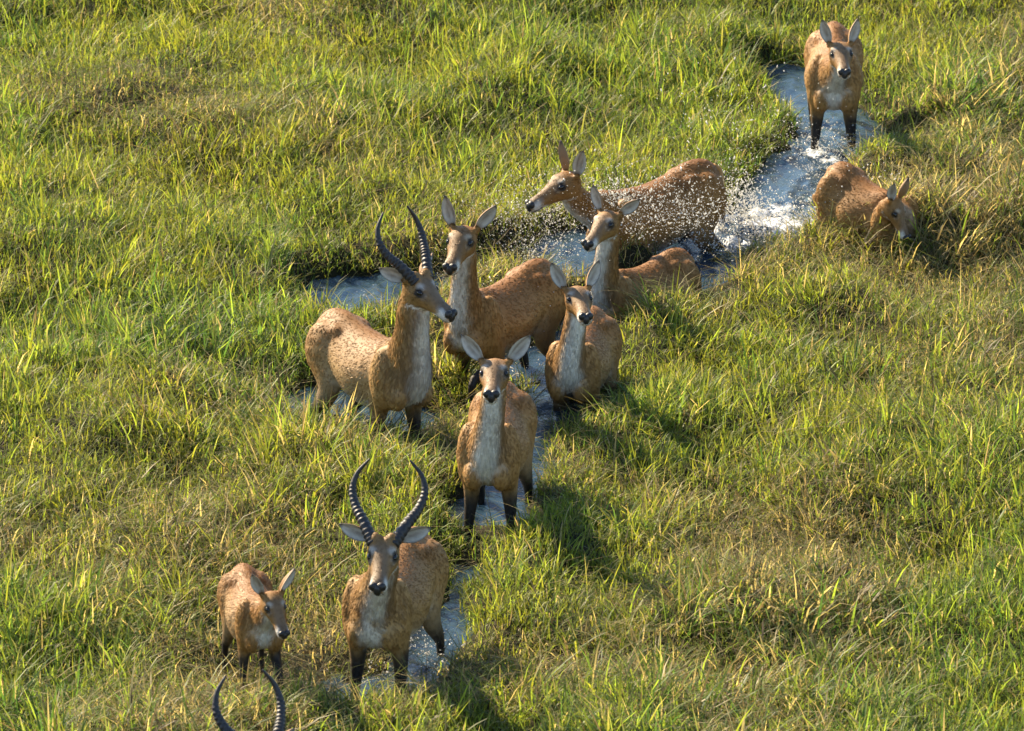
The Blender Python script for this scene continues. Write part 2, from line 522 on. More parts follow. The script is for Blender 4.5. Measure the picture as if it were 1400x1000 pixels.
col = np.where(isd[:, None], dcol, col) * RNG.uniform(0.75, 1.25, (n, 1))
tip = np.where((RNG.random(n) < 0.25)[:, None], STRAW * 0.8, col * 1.15)
root = np.stack([bx, by, ground_z(bx, by) - 0.01], 1)
me = blades_mesh('grass', root, az, til, curl, ln, wd, col, MAT_GRASS, RNG.uniform(-0.9, 0.9, n), tip)
g = link('grass', me); g['kind'] = 'stuff'; g['label'] = 'fresh yellow green grass blades in dense tufts over the marsh'; g['category'] = 'grass'
N_GRASS = n

# the short fine undergrowth between them: one quad and a tip each
x, y = scatter(int(325000 * GRASS), LO, HI)
k = (water_sd(x, y) > 0.0) & (RNG.random(len(x)) > 0.6 * bare(x, y))
x, y = x[k], y[k]
n = len(x)
lu = fbm(x * 0.55 + 4, y * 0.42, 101, 3); dr_ = fbm(x * 0.8 - 7, y * 0.55, 117, 4) + bump_sum(x, y, DRYW); cl = fbm(x * 5, y * 4, 190, 2)
az = RNG.uniform(0, 2 * math.pi, n)
til = np.abs(RNG.normal(0.55, 0.4, n)); cur = RNG.normal(0.7, 0.5, n)
ln = RNG.uniform(0.05, 0.16, n) * (0.7 + 0.6 * lu) * (1 - 0.5 * trodden(x, y)); wd = RNG.uniform(0.0030, 0.0068, n)
g0 = np.stack([x, y, ground_z(x, y) + RNG.uniform(0, 0.03, n)], 1)
h = np.stack([np.cos(az), np.sin(az), 0 * az], 1); sdv = np.stack([-np.sin(az), np.cos(az), 0 * az], 1)
g1 = g0 + h * (np.sin(til) * ln * 0.5)[:, None] + np.array([0, 0, 1.0]) * (np.cos(til) * ln * 0.5)[:, None]
t2 = til + cur
g2 = g1 + h * (np.sin(t2) * ln * 0.5)[:, None] + np.array([0, 0, 1.0]) * (np.cos(t2) * ln * 0.5)[:, None]
V = np.stack([g0 - sdv * (wd * .4)[:, None], g0 + sdv * (wd * .4)[:, None], g1 + sdv * (wd * .5)[:, None], g1 - sdv * (wd * .5)[:, None], g2], 1).reshape(-1, 3)
b = np.arange(n)[:, None] * 5
flat = np.concatenate([b + np.array([0, 1, 2, 3]), b + np.array([3, 2, 4])], 1).ravel()
st = (np.arange(n)[:, None] * 7 + np.array([0, 4])).ravel()
me = mesh_from('undergrowth', V, flat, st, np.tile([4, 3], n), MAT_GRASS)
a = np.clip(0.5 + 1.4 * (lu - 0.5) + 1.2 * (cl - 0.5) + RNG.normal(0, 0.2, n), 0, 1)[:, None]
c = YGREEN * (1 - a) + GREEN * a
li = (RNG.random(n) < 0.22)[:, None]
c = np.where(li, LIME, c)
isd = RNG.random(n) < np.clip(0.13 + 1.6 * (dr_ - 0.48), 0.05, 0.7)
c = np.where(isd[:, None], np.where(RNG.random((n, 1)) < 0.55, STRAW, DEAD), c) * RNG.uniform(0.65, 1.3, (n, 1))
set_color(me, np.repeat(c, 5, 0))
g = link('undergrowth', me); g['kind'] = 'stuff'; g['label'] = 'short fine green and straw leaves matted under the taller tufts'; g['category'] = 'undergrowth'

# lodged dead stems lying through the tufts
x, y = scatter(int(125000 * GRASS), LO, HI)
sd = water_sd(x, y); dr_ = fbm(x * 0.8 - 7, y * 0.55, 117, 4) + bump_sum(x, y, DRYW); td = trodden(x, y)
k = (sd > -0.04) & (RNG.random(len(x)) < np.clip(0.25 + 1.6 * (dr_ - 0.35) + 0.5 * td, 0.12, 1))
x, y, sd, dr_, td = x[k], y[k], sd[k], dr_[k], td[k]
n = len(x)
base = fbm(x * 1.7, y * 1.7, 160, 2) * 2 * math.pi * 1.6
az = base + RNG.normal(0, 1.3, n)
til = RNG.normal(1.25, 0.22, n); curl = RNG.normal(0.35, 0.35, n)
ln = RNG.uniform(0.10, 0.36, n); wd = RNG.uniform(0.0028, 0.0058, n)
zz = ground_z(x, y) + RNG.uniform(0.0, 0.13, n) * (1 - 0.6 * td) * smooth(-0.02, 0.15, sd)
c = np.where(RNG.random((n, 1)) < 0.5, STRAW, DEAD)
c = np.where(RNG.random((n, 1)) < 0.55, OLIVE, c) * RNG.uniform(0.55, 1.25, (n, 1))
me = blades_mesh('dry_grass', np.stack([x, y, np.maximum(zz, 0.004)], 1), az, til, curl, ln, wd, c, MAT_DRY, RNG.uniform(-1.2, 1.2, n), c * 1.1)
g = link('dry_grass', me); g['kind'] = 'stuff'; g['label'] = 'dead straw coloured stems lying flattened between the green tufts'; g['category'] = 'dry grass'
print('blades', N_GRASS, n)


# ------------------------------------------------------------------ antelopes
def catmull(pts, n):
    """resample rows of pts (k, d) to n rows along a Catmull-Rom spline"""
    P = np.asarray(pts, float)
    k = len(P)
    Q = np.vstack([2 * P[0] - P[1], P, 2 * P[-1] - P[-2]])
    t = np.linspace(0, k - 1 - 1e-9, n)
    i = t.astype(int); f = (t - i)[:, None]
    p0, p1, p2, p3 = Q[i], Q[i + 1], Q[i + 2], Q[i + 3]
    return 0.5 * (2 * p1 + (p2 - p0) * f + (2 * p0 - 5 * p1 + 4 * p2 - p3) * f ** 2 + (3 * p1 - p0 - 3 * p2 + p3) * f ** 3)


def unit(v):
    v = np.asarray(v, float)
    return v / (np.linalg.norm(v, axis=-1, keepdims=True) + 1e-9)


RUFOUS = np.array([0.300, 0.146, 0.038])
BACK = np.array([0.250, 0.110, 0.027])
FLANK = np.array([0.350, 0.193, 0.060])
BUFF = np.array([0.42, 0.29, 0.155])
WHITE = np.array([0.66, 0.64, 0.59])
GREYB = np.array([0.17, 0.11, 0.065])
DARK = np.array([0.018, 0.014, 0.012])


class Body:
    """collects closed lofted tubes; each vertex carries a colour, the direction its hair lies, a part id and a hair length"""
    def __init__(self):
        self.v = []; self.f = []; self.col = []; self.dir = []; self.part = []; self.hair = []; self.n = 0

    def loft(self, C, S, U, a, bu, bd, colfn, part, hair, flow=-1, n=22, roof=0.0):
        """C centres, S side vectors, U up vectors, a half widths, bu and bd half heights above and below"""
        k = len(C)
        th = np.linspace(0, 2 * math.pi, n, endpoint=False)
        co, si = np.cos(th), np.sin(th)
        b = np.where(si[None, :] > 0, bu[:, None], bd[:, None])
        V = C[:, None, :] + S[:, None, :] * (a[:, None] * (co * (1 - roof * np.clip(si, 0, 1) ** 1.3))[None, :])[..., None] + U[:, None, :] * (b * si[None, :])[..., None]
        T = unit(np.gradient(C, axis=0)) * flow
        t = np.linspace(0, 1, k)
        col = colfn(np.repeat(t[:, None], n, 1), np.repeat(co[None], k, 0), np.repeat(si[None], k, 0), V)
        base = self.n
        ve = np.vstack([V.reshape(-1, 3), C[0] - 0.3 * min(a[0], bu[0]) * unit(C[1] - C[0]), C[-1] + 0.3 * min(a[-1], bu[-1]) * unit(C[-1] - C[-2])])
        self.v.append(ve)
        self.col.append(np.vstack([col.reshape(-1, 3), col[0].mean(0), col[-1].mean(0)]))
        D = np.repeat(T[:, None, :], n, 1).reshape(-1, 3)
        self.dir.append(np.vstack([D, T[0], T[-1]]))
        self.part.append(np.full(len(ve), part))
        h = np.repeat(np.broadcast_to(hair, (k,))[:, None], n, 1).ravel()
        self.hair.append(np.concatenate([h, [h[0], h[-1]]]))
        for i in range(k - 1):
            for j in range(n):
                j2 = (j + 1) % n
                self.f.append((base + i * n + j, base + i * n + j2, base + (i + 1) * n + j2, base + (i + 1) * n + j))
        c0, c1 = base + k * n, base + k * n + 1
        for j in range(n):
            j2 = (j + 1) % n
            self.f.append((c0, base + j2, base + j))
            self.f.append((c1, base + (k - 1) * n + j, base + (k - 1) * n + j2))
        self.n += len(ve)

    def tube(self, pts, rad, side, colfn, part, hair, m=14, n=14, flow=1):
        """a limb: points, (lateral, sagittal) radii, lateral reference vector"""
        P = catmull(pts, m); R = catmull(rad, m)
        T = unit(np.gradient(P, axis=0))
        S = np.asarray(side, float)[None] - T * (T @ np.asarray(side, float))[:, None]
        S = unit(S)
        U = np.cross(T, S)
        self.loft(P, S, U, R[:, 0], R[:, 1], R[:, 1], colfn, part, hair, flow, n)

    def blob(self, c, axes, r, col, part, hair, direction):
        k = 9
        t = np.linspace(-0.96, 0.96, k)
        A = np.asarray(axes, float)
        C = np.asarray(c)[None] + A[0][None] * (t * r[0])[:, None]
        w = np.sqrt(1 - t ** 2)
        self.loft(C, np.repeat(A[1][None], k, 0), np.repeat(A[2][None], k, 0), w * r[1], w * r[2], w * r[2],
                  lambda tt, co, si, V: np.broadcast_to(col, V.shape).copy(), part, hair, 1, 12)
        self.dir[-1][:] = direction


TORSO = np.array([  # x, centre z, half height above, half height below, half width
    [-0.515, 0.795, 0.05, 0.06, 0.05],
    [-0.485, 0.800, 0.115, 0.12, 0.110],
    [-0.40, 0.785, 0.168, 0.18, 0.165],
    [-0.28, 0.765, 0.190, 0.185, 0.182],
    [-0.16, 0.740, 0.186, 0.200, 0.190],
    [-0.02, 0.720, 0.185, 0.215, 0.220],
    [0.10, 0.715, 0.186, 0.218, 0.222],
    [0.22, 0.725, 0.190, 0.205, 0.190],
    [0.32, 0.740, 0.185, 0.190, 0.155],
    [0.40, 0.755, 0.150, 0.175, 0.120],
    [0.46, 0.765, 0.095, 0.135, 0.085],
    [0.495, 0.765, 0.04, 0.07, 0.04]])

HEAD = np.array([  # along, centre up, half height above, below, half width
    [-0.045, -0.020, 0.020, 0.025, 0.025],
    [-0.020, -0.012, 0.048, 0.055, 0.052],
    [0.030, -0.010, 0.062, 0.072, 0.063],
    [0.085, -0.010, 0.061, 0.074, 0.068],
    [0.130, -0.016, 0.052, 0.062, 0.056],
    [0.180, -0.026, 0.044, 0.048, 0.043],
    [0.225, -0.033, 0.040, 0.041, 0.037],
    [0.265, -0.038, 0.037, 0.040, 0.038],
    [0.298, -0.042, 0.034, 0.037, 0.037],
    [0.318, -0.046, 0.024, 0.026, 0.028]])


def head_color(f, l, u, rng, male):
    """f along the face, l sideways (absolute), u up, in adult head metres"""
    nz = noise(f * 60 + 3, l * 60 + u * 40, 5) * 0.012
    c = np.broadcast_to(RUFOUS * np.array([0.88, 0.94, 1.1]), f.shape + (3,)).copy()
    c = mixc(c, GREYB * 1.15, smooth(0.045, 0.02, l) * smooth(0.03, 0.10, f) * smooth(-0.045, -0.01, u) * 0.75)   # dark blaze
    c = mixc(c, GREYB * 0.8, smooth(0.22, 0.27, f) * smooth(-0.05, -0.02, u) * 0.6)
    c = mixc(c, FLANK, smooth(-0.02, -0.05, u) * 0.6)
    c = mixc(c, WHITE, smooth(0.19, 0.23, f + nz) * smooth(-0.046, -0.060, u + nz))          # lips and chin
    c = mixc(c, WHITE, smooth(-0.060, -0.074, u + nz) * smooth(0.02, 0.06, f))               # underside of the jaw
    c = mixc(c, WHITE, smooth(0.235, 0.275, f + nz) * smooth(0.018, 0.034, l) * 0.85)               # sides of the muzzle
    de = np.sqrt(((f - 0.108) * 0.55) ** 2 + (l - 0.050) ** 2 * 0.4 + (u - 0.036) ** 2)
    c = mixc(c, WHITE * 0.9, smooth(0.028, 0.008, de + nz) * 0.55)                                  # brow patch
    dg = np.sqrt((f - 0.135) ** 2 + (u + 0.000) ** 2)
    c = mixc(c, WHITE * 0.8, smooth(0.026, 0.014, dg + nz) * smooth(0.03, 0.04, l) * 0.25)
    d2 = np.sqrt((f - 0.113) ** 2 * 0.6 + (u - 0.010) ** 2)
    c = mixc(c, DARK * 1.3, smooth(0.027, 0.019, d2) * smooth(0.04, 0.047, l))               # dark lids
    dt = np.abs(u - 0.004 + 0.35 * (f - 0.125)) + np.clip(0.125 - f, 0, 1) + np.clip(f - 0.165, 0, 1)
    c = mixc(c, GREYB * 0.6, smooth(0.010, 0.002, dt) * smooth(0.028, 0.036, l) * 0.7)                  # dark line in front of the eye
    dm = np.abs(u + 0.060 + 0.1 * (f - 0.27)) 
    c = mixc(c, DARK * 2, smooth(0.005, 0.002, dm) * smooth(0.235, 0.25, f) * smooth(0.01, 0.02, l))
    return c


def ear_mesh(sd, length, width, inner_dir, axis, rng, young=False):
    """a cupped leaf: axis points to the tip, inner_dir where the opening faces"""
    A = unit(axis)
    N = np.asarray(inner_dir, float); N = unit(N - A * (N @ A))
    W = np.cross(A, N)
    nu, nv = 15, 15
    verts = []; cols = []; faces = []
    prof = np.array([[0, .40], [.1, .58], [.25, .86], [.42, 1.0], [.6, .95], [.76, .74], [.88, .46], [.96, .22], [1, .05]])
    for side in (0, 1):
        for i in range(nu):
            t = i / (nu - 1)
            w = np.interp(t, prof[:, 0], prof[:, 1]) * width * 0.5
            for j in range(nv):
                s = -1 + 2 * j / (nv - 1)
                cup = (1 - s * s) * (0.85 - 0.45 * t) * w * 1.5
                thick = (0.007 if side else 0.0) * (1 - abs(s) ** 4)
                p = A * (t * length) + W * (w * s) - N * (cup + thick) + N * (0.05 * length * math.sin(t * 3.0))
                verts.append(p)
                edge = abs(s)
                if side == 0:
                    streak = float(noise(s * 4.5 + 7 * sd + length * 50, t * 2.5, 3))
                    c = mixc(WHITE * np.array([0.80, 0.76, 0.70]), np.array([0.13, 0.085, 0.06]), (0.15 + 0.75 * streak) * (1 - smooth(0.35, 0.8, edge)) * smooth(0.02, 0.3, t) * 0.9)
                    c = mixc(c, GREYB * 0.7, smooth(0.86, 0.95, edge) * 0.8)
                    c = mixc(c, RUFOUS * 0.8, smooth(0.22, 0.0, t) * 0.8)
                else:
                    c = mixc(RUFOUS * 0.85, GREYB, 0.3 + 0.3 * t)
                    c = mixc(c, DARK * 2, smooth(0.75, 0.95, t) * 0.7)
                cols.append(mixc(c, DARK * 1.5, smooth(0.84, 0.97, t) * 0.9))
    def idx(side, i, j):
        return side * nu * nv + i * nv + j
    for i in range(nu - 1):
        for j in range(nv - 1):
            faces.append((idx(0, i, j), idx(0, i, j + 1), idx(0, i + 1, j + 1), idx(0, i + 1, j)))
            faces.append((idx(1, i, j), idx(1, i + 1, j), idx(1, i + 1, j + 1), idx(1, i, j + 1)))
        for j in (0, nv - 1):
            faces.append((idx(0, i, j), idx(0, i + 1, j), idx(1, i + 1, j), idx(1, i, j)))
    for j in range(nv - 1):
        faces.append((idx(0, nu - 1, j), idx(0, nu - 1, j + 1), idx(1, nu - 1, j + 1), idx(1, nu - 1, j)))
        faces.append((idx(0, 0, j), idx(1, 0, j), idx(1, 0, j + 1), idx(0, 0, j + 1)))
    return np.array(verts), faces, np.array(cols)


def horn_mesh(pts, r0, r1, rings, rng):
    m, n = 150, 12
    P = catmull(pts, m)
    T = unit(np.gradient(P, axis=0))
    ref = np.array([0.3, 0.9, 0.2])
    S = unit(ref[None] - T * (T @ ref)[:, None]); U = np.cross(T, S)
    t = np.linspace(0, 1, m)
    rad = r0 * (1 - t) ** 0.75 + r1 * t
    ph = (t ** 0.85 * rings * 1.3 + 0.55 * noise(t * 9, t * 0 + rng.random() * 50, 8)) % 1.0
    ridge = np.where(t < 0.74, (np.clip(1 - np.abs(ph - 0.55) / 0.42, 0, 1)) ** 1.2, 0) * smooth(0.76, 0.62, t)
    rad = rad * (0.91 + 0.16 * ridge * (0.55 + 0.9 * noise(t * 14, t * 0 + 3.3, 12)))
    rad[-1] = 0.001
    th = np.linspace(0, 2 * math.pi, n, endpoint=False)
    V = P[:, None] + (S[:, None] * np.cos(th)[None, :, None] + U[:, None] * np.sin(th)[None, :, None]) * rad[:, None, None]
    f = []
    for i in range(m - 1):
        for j in range(n):
            j2 = (j + 1) % n
            f.append((i * n + j, i * n + j2, (i + 1) * n + j2, (i + 1) * n + j))
    f.append(tuple(range(n))[::-1])
    f.append(tuple((m - 1) * n + j for j in range(n)))
    return V.reshape(-1, 3), f


def ellipsoid(c, axes, r, nu=10, nv=8):
    A = np.asarray(axes, float)
    v = []; f = []
    for i in range(nv + 1):
        p = math.pi * i / nv
        for j in range(nu):
            q = 2 * math.pi * j / nu
            v.append(np.asarray(c) + A[0] * r[0] * math.cos(p) + A[1] * r[1] * math.sin(p) * math.cos(q) + A[2] * r[2] * math.sin(p) * math.sin(q))
    for i in range(nv):
        for j in range(nu):
            j2 = (j + 1) % nu
            f.append((i * nu + j, i * nu + j2, (i + 1) * nu + j2, (i + 1) * nu + j))
    return np.array(v), f


KEYS = {}
FS = 0.84      # length of the face against its width


def antelope(key, label, pos, yaw, scale=1.0, sink=0.33, pitch=0.0, roll=0.0, bend=0.0, poll=(0.60, 0.0, 1.20), head_yaw=0.0, head_pitch=-30.0,
             head_roll=0.0, head_size=1.05, ears=None, horns=None, girth=0.84, neck=1.0, legs=None, dark=0.0, strands=15500,
             neck_bow=(0.13, 0.10), tint=(1.0, 1.0, 1.0), pale=0.0, white=1.0, stripe=(-0.58, -0.92), fluff=1.0, length=0.90, seed=1, voxel=0.0126, group='lechwe herd wading along the flooded trail'):
    """pos: ground point under the trunk (world x, y), yaw: heading in degrees from +X; poll: top of the neck in body metres
    (forward, left, up); head_yaw is a world heading like yaw; head_pitch is the slope of the face, negative = nose down"""
    rng = np.random.default_rng(seed)
    B = Body()
    X = np.array([1.0, 0, 0]); Y = np.array([0, 1.0, 0]); Z = np.array([0, 0, 1.0])
    cp, sp = math.cos(math.radians(pitch)), math.sin(math.radians(pitch))
    cr, sr = math.cos(math.radians(roll)), math.sin(math.radians(roll))

    def warp(p):
        """spine bend sideways, then roll and pitch about the trunk centre"""
        p = np.array(p, float)
        x, y, z = p[..., 0], p[..., 1], p[..., 2]
        k = bend
        if abs(k) > 1e-6:
            th = k * x
            cx, cy = np.sin(th) / k, (1 - np.cos(th)) / k
            x, y = cx - y * np.sin(th), cy + y * np.cos(th)
        z0 = z - 0.72
        y, z0 = y * cr - z0 * sr, y * sr + z0 * cr
        x, z0 = x * cp - z0 * sp, x * sp + z0 * cp
        return np.stack([x, y, z0 + 0.72], -1)

    # trunk
    ts = catmull(TORSO, 34)
    ts[:, 4] *= girth
    ts[:, 3] *= 0.5 + 0.5 * girth
    ts[:, 0] *= length
    C0 = np.stack([ts[:, 0], 0 * ts[:, 0], ts[:, 1]], -1)
    C = warp(C0)
    S = unit(warp(C0 + Y * 0.01) - C); U = unit(warp(C0 + Z * 0.01) - C)

    def torso_col(t, co, si, V):
        x = np.repeat(ts[:, 0][:, None], t.shape[1], 1)
        j = (noise(x * 26, si * 9 + co * 3, seed) - 0.5) * 0.34
        jb = j * 0.15
        c = mixc(FLANK, BACK, smooth(0.0, 0.95, si + jb))
        c = mixc(c, RUFOUS, smooth(-0.1, 0.3, si + jb) * smooth(0.95, 0.4, si) * 0.6)
        c = mixc(c, BUFF, pale * smooth(0.75, 0.0, si + jb))
        c = mixc(c, BUFF, smooth(-0.12, -0.60, si + 0.4 * j) * 0.85)
        c = mixc(c, WHITE, smooth(-0.55, -0.80, si + 0.6 * j))
        c = mixc(c, WHITE * 0.9, smooth(0.40, 0.46, x) * smooth(0.42, 0.10, np.abs(co) + j * 0.6) * 0.8 * white)
        c = mixc(c, BUFF, smooth(-0.44, -0.5, x) * 0.6)
        return c
    B.loft(C, S, U, ts[:, 4], ts[:, 2], ts[:, 3], torso_col, 0, 0.020 * fluff, flow=-1, n=32, roof=0.30)
    # hip points and shoulder masses
    for s in (-1, 1):
        for (c, r, col) in (((-0.34 * length, s * 0.112 * girth, 0.745), (0.150 * length, 0.095, 0.165), RUFOUS),      # haunch
                            ((-0.25 * length, s * 0.095 * girth, 0.868), (0.075, 0.040, 0.045), BACK),                 # hip bone
                            ((0.29, s * 0.122 * girth, 0.735), (0.085, 0.072, 0.185), FLANK),                          # shoulder blade
                            ((0.36, s * 0.090 * girth, 0.655), (0.085, 0.052, 0.085), FLANK)):                         # point of the shoulder
            w = warp(c)
            ax = np.array([warp(np.array(c) + X * .01) - w, warp(np.array(c) + Y * .01) - w, warp(np.array(c) + Z * .01) - w]) * 100
            B.blob(w, ax, r, col, 0, 0.018 * fluff, warp(np.array(c) - X * .01 - Z * .006) - w)

    # head frame
    hy = math.radians(head_yaw - yaw); hp = math.radians(head_pitch); hr = math.radians(head_roll)
    F = np.array([math.cos(hp) * math.cos(hy), math.cos(hp) * math.sin(hy), math.sin(hp)])
    L = np.array([-math.sin(hy), math.cos(hy), 0.0])
    Uh = np.cross(F, L)
    L, Uh = L * math.cos(hr) + Uh * math.sin(hr), Uh * math.cos(hr) - L * math.sin(hr)
    O = warp(np.array([0.30, 0, 0.80])) + (np.array(poll, float) - np.array([0.30, 0, 0.80]))
    hs = head_size

    def H(f, l, u):
        return O + (F * f * FS + L * l + Uh * u) * hs

    # neck
    p0 = warp((0.30, 0, 0.775))
    fw = unit(warp((0.4, 0, 0.8)) - warp((0.3, 0, 0.8)))
    p1 = p0 + fw * neck_bow[0] + Z * neck_bow[1]
    p3 = H(0.035, 0, -0.035)
    p2 = p3 - Uh * 0.13 * hs - F * 0.015 + (p1 - p3) * 0.12
    tt = np.linspace(0, 1, 8)[:, None]
    bez = (1 - tt) ** 3 * p0 + 3 * (1 - tt) ** 2 * tt * p1 + 3 * (1 - tt) * tt ** 2 * p2 + tt ** 3 * p3
    male = horns is not None
    k = neck * (1.08 if male else 0.94)
    nr = np.array([[.128, .165], [.108, .150], [.090, .125], [.080, .104], [.073, .091], [.069, .084], [.066, .080], [.058, .068]]) * np.array([k, k])
    P = catmull(bez, 22); R = catmull(nr, 22)
    T = unit(np.gradient(P, axis=0))
    w = np.linspace(0, 1, 22)[:, None]
    side = unit((1 - w) * unit(warp((0.3, .1, .8)) - warp((0.3, 0, .8)))[None] + w * L[None])
    Sn = unit(side - T * np.sum(T * side, 1)[:, None]); Un = np.cross(T, Sn)

    def neck_col(t, co, si, V):
        j = (noise(t * 22, co * 7 + 3, seed + 9) - 0.5) * 0.5
        c = mixc(FLANK, RUFOUS, smooth(-0.4, 0.6, si + j))
        c = mixc(c, GREYB * 1.5, smooth(0.0, -0.45, si + j) * 0.55)
        c = mixc(c, WHITE, smooth(*stripe, si + 0.55 * j) * white)
        return c
    hair_n = (0.026 + 0.016 * smooth(0.5, 0.0, np.linspace(0, 1, 22))) * fluff * (1.25 if male else 1.0)
    B.loft(P, Sn, Un, R[:, 0], R[:, 1], R[:, 1] * 1.05, neck_col, 1, hair_n, flow=-1, n=24)

    # head
    hd = catmull(HEAD, 30)
    ones = np.ones((30, 1))
    C = O[None] + (F[None] * hd[:, :1] * FS + Uh[None] * hd[:, 1:2]) * hs
    B.loft(C, ones * L, ones * Uh, hd[:, 4] * hs, hd[:, 2] * hs, hd[:, 3] * hs, lambda t, co, si, V: np.broadcast_to(RUFOUS, V.shape).copy(), 2, 0.010, flow=-1, n=24)
    ax = np.array([F, L, Uh])
    for s in (-1, 1):
        B.blob(H(0.078, s * 0.047, 0.028), ax, (0.026 * hs, 0.015 * hs, 0.014 * hs), RUFOUS, 2, 0.008, -F)       # brow
        B.blob(H(0.045, s * 0.036, -0.045), ax, (0.055 * hs, 0.022 * hs, 0.038 * hs), RUFOUS, 2, 0.010, -F)      # cheek
        B.blob(H(0.000, s * 0.052, 0.022), np.array([unit(L * s + Uh * .5), F, Uh]), (0.030 * hs, 0.021 * hs, 0.021 * hs), RUFOUS, 2, 0.016, -F)  # ear root
        if male:
            B.blob(H(0.045, s * 0.034, 0.052), np.array([unit(Uh - F * .3), F, L]), (0.035 * hs, 0.03 * hs, 0.03 * hs), RUFOUS, 2, 0.010, -F)

    # legs
    base_legs = {'fl': [(0.30, 0.115, 0.70), (0.26, 0.125, 0.50), (0.30, 0.115, 0.285), (0.285, 0.115, 0.09), (0.315, 0.115, 0.0)],
                 'hl': [(-0.33, 0.115, 0.74), (-0.25, 0.145, 0.55), (-0.44, 0.125, 0.335), (-0.385, 0.12, 0.09), (-0.35, 0.12, 0.0)]}
    legs = legs or {}
    hooves = []
    for nm, s in (('fl', 1), ('fr', -1), ('hl', 1), ('hr', -1)):
        src = np.array(base_legs[nm[0] + 'l'], float)
        src[:, 1] *= s
        src[:, 0] *= length
        src[:2, 1] *= girth
        w = src.copy()
        w[:3] = warp(src[:3]) if nm not in legs else w[:3]
        w[0] = warp(src[0]); w[1] = warp(src[1])
        if pitch or roll:
            w[2] = warp(src[2]); w[3] = warp(src[3]); w[4] = warp(src[4])
        if nm in legs:
            for i, d in legs[nm].items():
                w[i] = w[i] + np.array(d)
        rad = np.array([[.070, .100], [.040, .052], [.023, .028], [.0175, .020], [.026, .030]]) if nm[0] == 'f' else np.array([[.090, .150], [.050, .078], [.023, .034], [.018, .022], [.026, .030]])

        def leg_col(t, co, si, V, nm=nm):
            j = (noise(t * 14, co * 4, seed + 3) - 0.5) * 0.16
            c = mixc(FLANK, BUFF * 0.8, smooth(0.1, 0.35, t))
            if nm[0] == 'f':
                c = mixc(c, DARK * 1.2, smooth(0.12, 0.30, t + j))
            else:
                c = mixc(c, DARK * 1.2, smooth(0.22, 0.40, t + j))
            return c
        B.tube(w, rad, Y, leg_col, 3, 0.010, m=20, n=14, flow=1)
        hooves.append((w[3], w[4]))

    V = np.vstack(B.v)
    src = KDTree(len(V))
    for i, p in enumerate(V):
        src.insert(p, i)
    src.balance()
    colS = np.vstack(B.col); dirS = np.vstack(B.dir); partS = np.concatenate(B.part); hairS = np.concatenate(B.hair)

    raw = link('body', quads_mesh('raw', V, B.f))
    r = raw.modifiers.new('r', 'REMESH'); r.mode = 'VOXEL'; r.voxel_size = voxel
    sm = raw.modifiers.new('s', 'SMOOTH'); sm.factor = 0.5; sm.iterations = 5
    dg = bpy.context.evaluated_depsgraph_get()
    me = bpy.data.meshes.new_from_object(raw.evaluated_get(dg))
    bpy.data.objects.remove(raw)
    me.name = 'antelope_body'
    nvt = len(me.vertices)
    co = np.empty(nvt * 3, np.float32); me.vertices.foreach_get('co', co); co = co.reshape(-1, 3).astype(float)
    nor = np.empty(nvt * 3, np.float32); me.vertices.foreach_get('normal', nor); nor = nor.reshape(-1, 3).astype(float)
    col = np.zeros((nvt, 3)); dr = np.zeros((nvt, 3)); pt = np.zeros(nvt, int); hl = np.zeros(nvt)
    for i in range(nvt):
        hit = src.find_n(co[i], 5)
        ii = [h[1] for h in hit]
        ww = np.array([1 / (h[2] + 0.006) ** 2 for h in hit]); ww /= ww.sum()
        col[i] = ww @ colS[ii]; dr[i] = ww @ dirS[ii]; hl[i] = ww @ hairS[ii]; pt[i] = partS[ii[0]]
    rel = (co - O) / hs
    f_, l_, u_ = rel @ F / FS, np.abs(rel @ L), rel @ Uh
    hc = head_color(f_, l_, u_, rng, male)
    wh = smooth(0.0, 0.05, f_) * (pt == 2) * 1.0
    wh = np.maximum(wh, (pt == 2) * 0.5)
    col = mixc(col, hc, wh)
    # the dark, wet lower legs; wet darkening of a soaked coat
    if dark:
        wetm = smooth(0.85, 0.45, co[:, 2]) * 0.6 + 0.4
        col = col * (1 - dark * wetm[:, None])
    wt = smooth(0.25, 0.5, col[:, 2])[:, None]
    col = col * (wt + (1 - wt) * np.array(tint))
    col = col * (1 + 0.14 * wt)
    mott = 0.90 + 0.20 * fbm(co[:, 0] * 9 + seed * 3, co[:, 1] * 9 + co[:, 2] * 7, seed + 40, 3)
    col = col * mott[:, None]
    set_color(me, np.clip(col * 0.81, 0, 1))
    me.materials.append(MAT_COAT)
    me.polygons.foreach_set('use_smooth', np.ones(len(me.polygons), bool))

    root = bpy.data.objects.new('lechwe_antelope', None)
    COL.objects.link(root)
    root.empty_display_size = 0.2
    root.location = (pos[0], pos[1], -sink * 1.0)
    root.rotation_euler = (0, 0, math.radians(yaw))
    root.scale = (scale, scale, scale)
    root['label'] = label; root['category'] = 'antelope'; root['group'] = group
    link('body', me, root)

    # hair
    if strands:
        me.calc_loop_triangles()
        nt_ = len(me.loop_triangles)
        tri = np.empty(nt_ * 3, np.int32); me.loop_triangles.foreach_get('vertices', tri); tri = tri.reshape(-1, 3)
        a, b, c = co[tri[:, 0]], co[tri[:, 1]], co[tri[:, 2]]
        area = np.linalg.norm(np.cross(b - a, c - a), axis=1)
        zc = (a[:, 2] + b[:, 2] + c[:, 2]) / 3
        area = area * np.where(pt[tri[:, 0]] == 2, 2.2, 1.0) * np.where(zc < 0.4, 0.35, 1.0)
        pick = rng.choice(nt_, strands, p=area / area.sum())
        uv = rng.random((strands, 2)); fl = uv.sum(1) > 1; uv[fl] = 1 - uv[fl]
        w0 = (1 - uv.sum(1))[:, None]; w1 = uv[:, :1]; w2 = uv[:, 1:]
        tp = tri[pick]
        root_p = co[tp[:, 0]] * w0 + co[tp[:, 1]] * w1 + co[tp[:, 2]] * w2
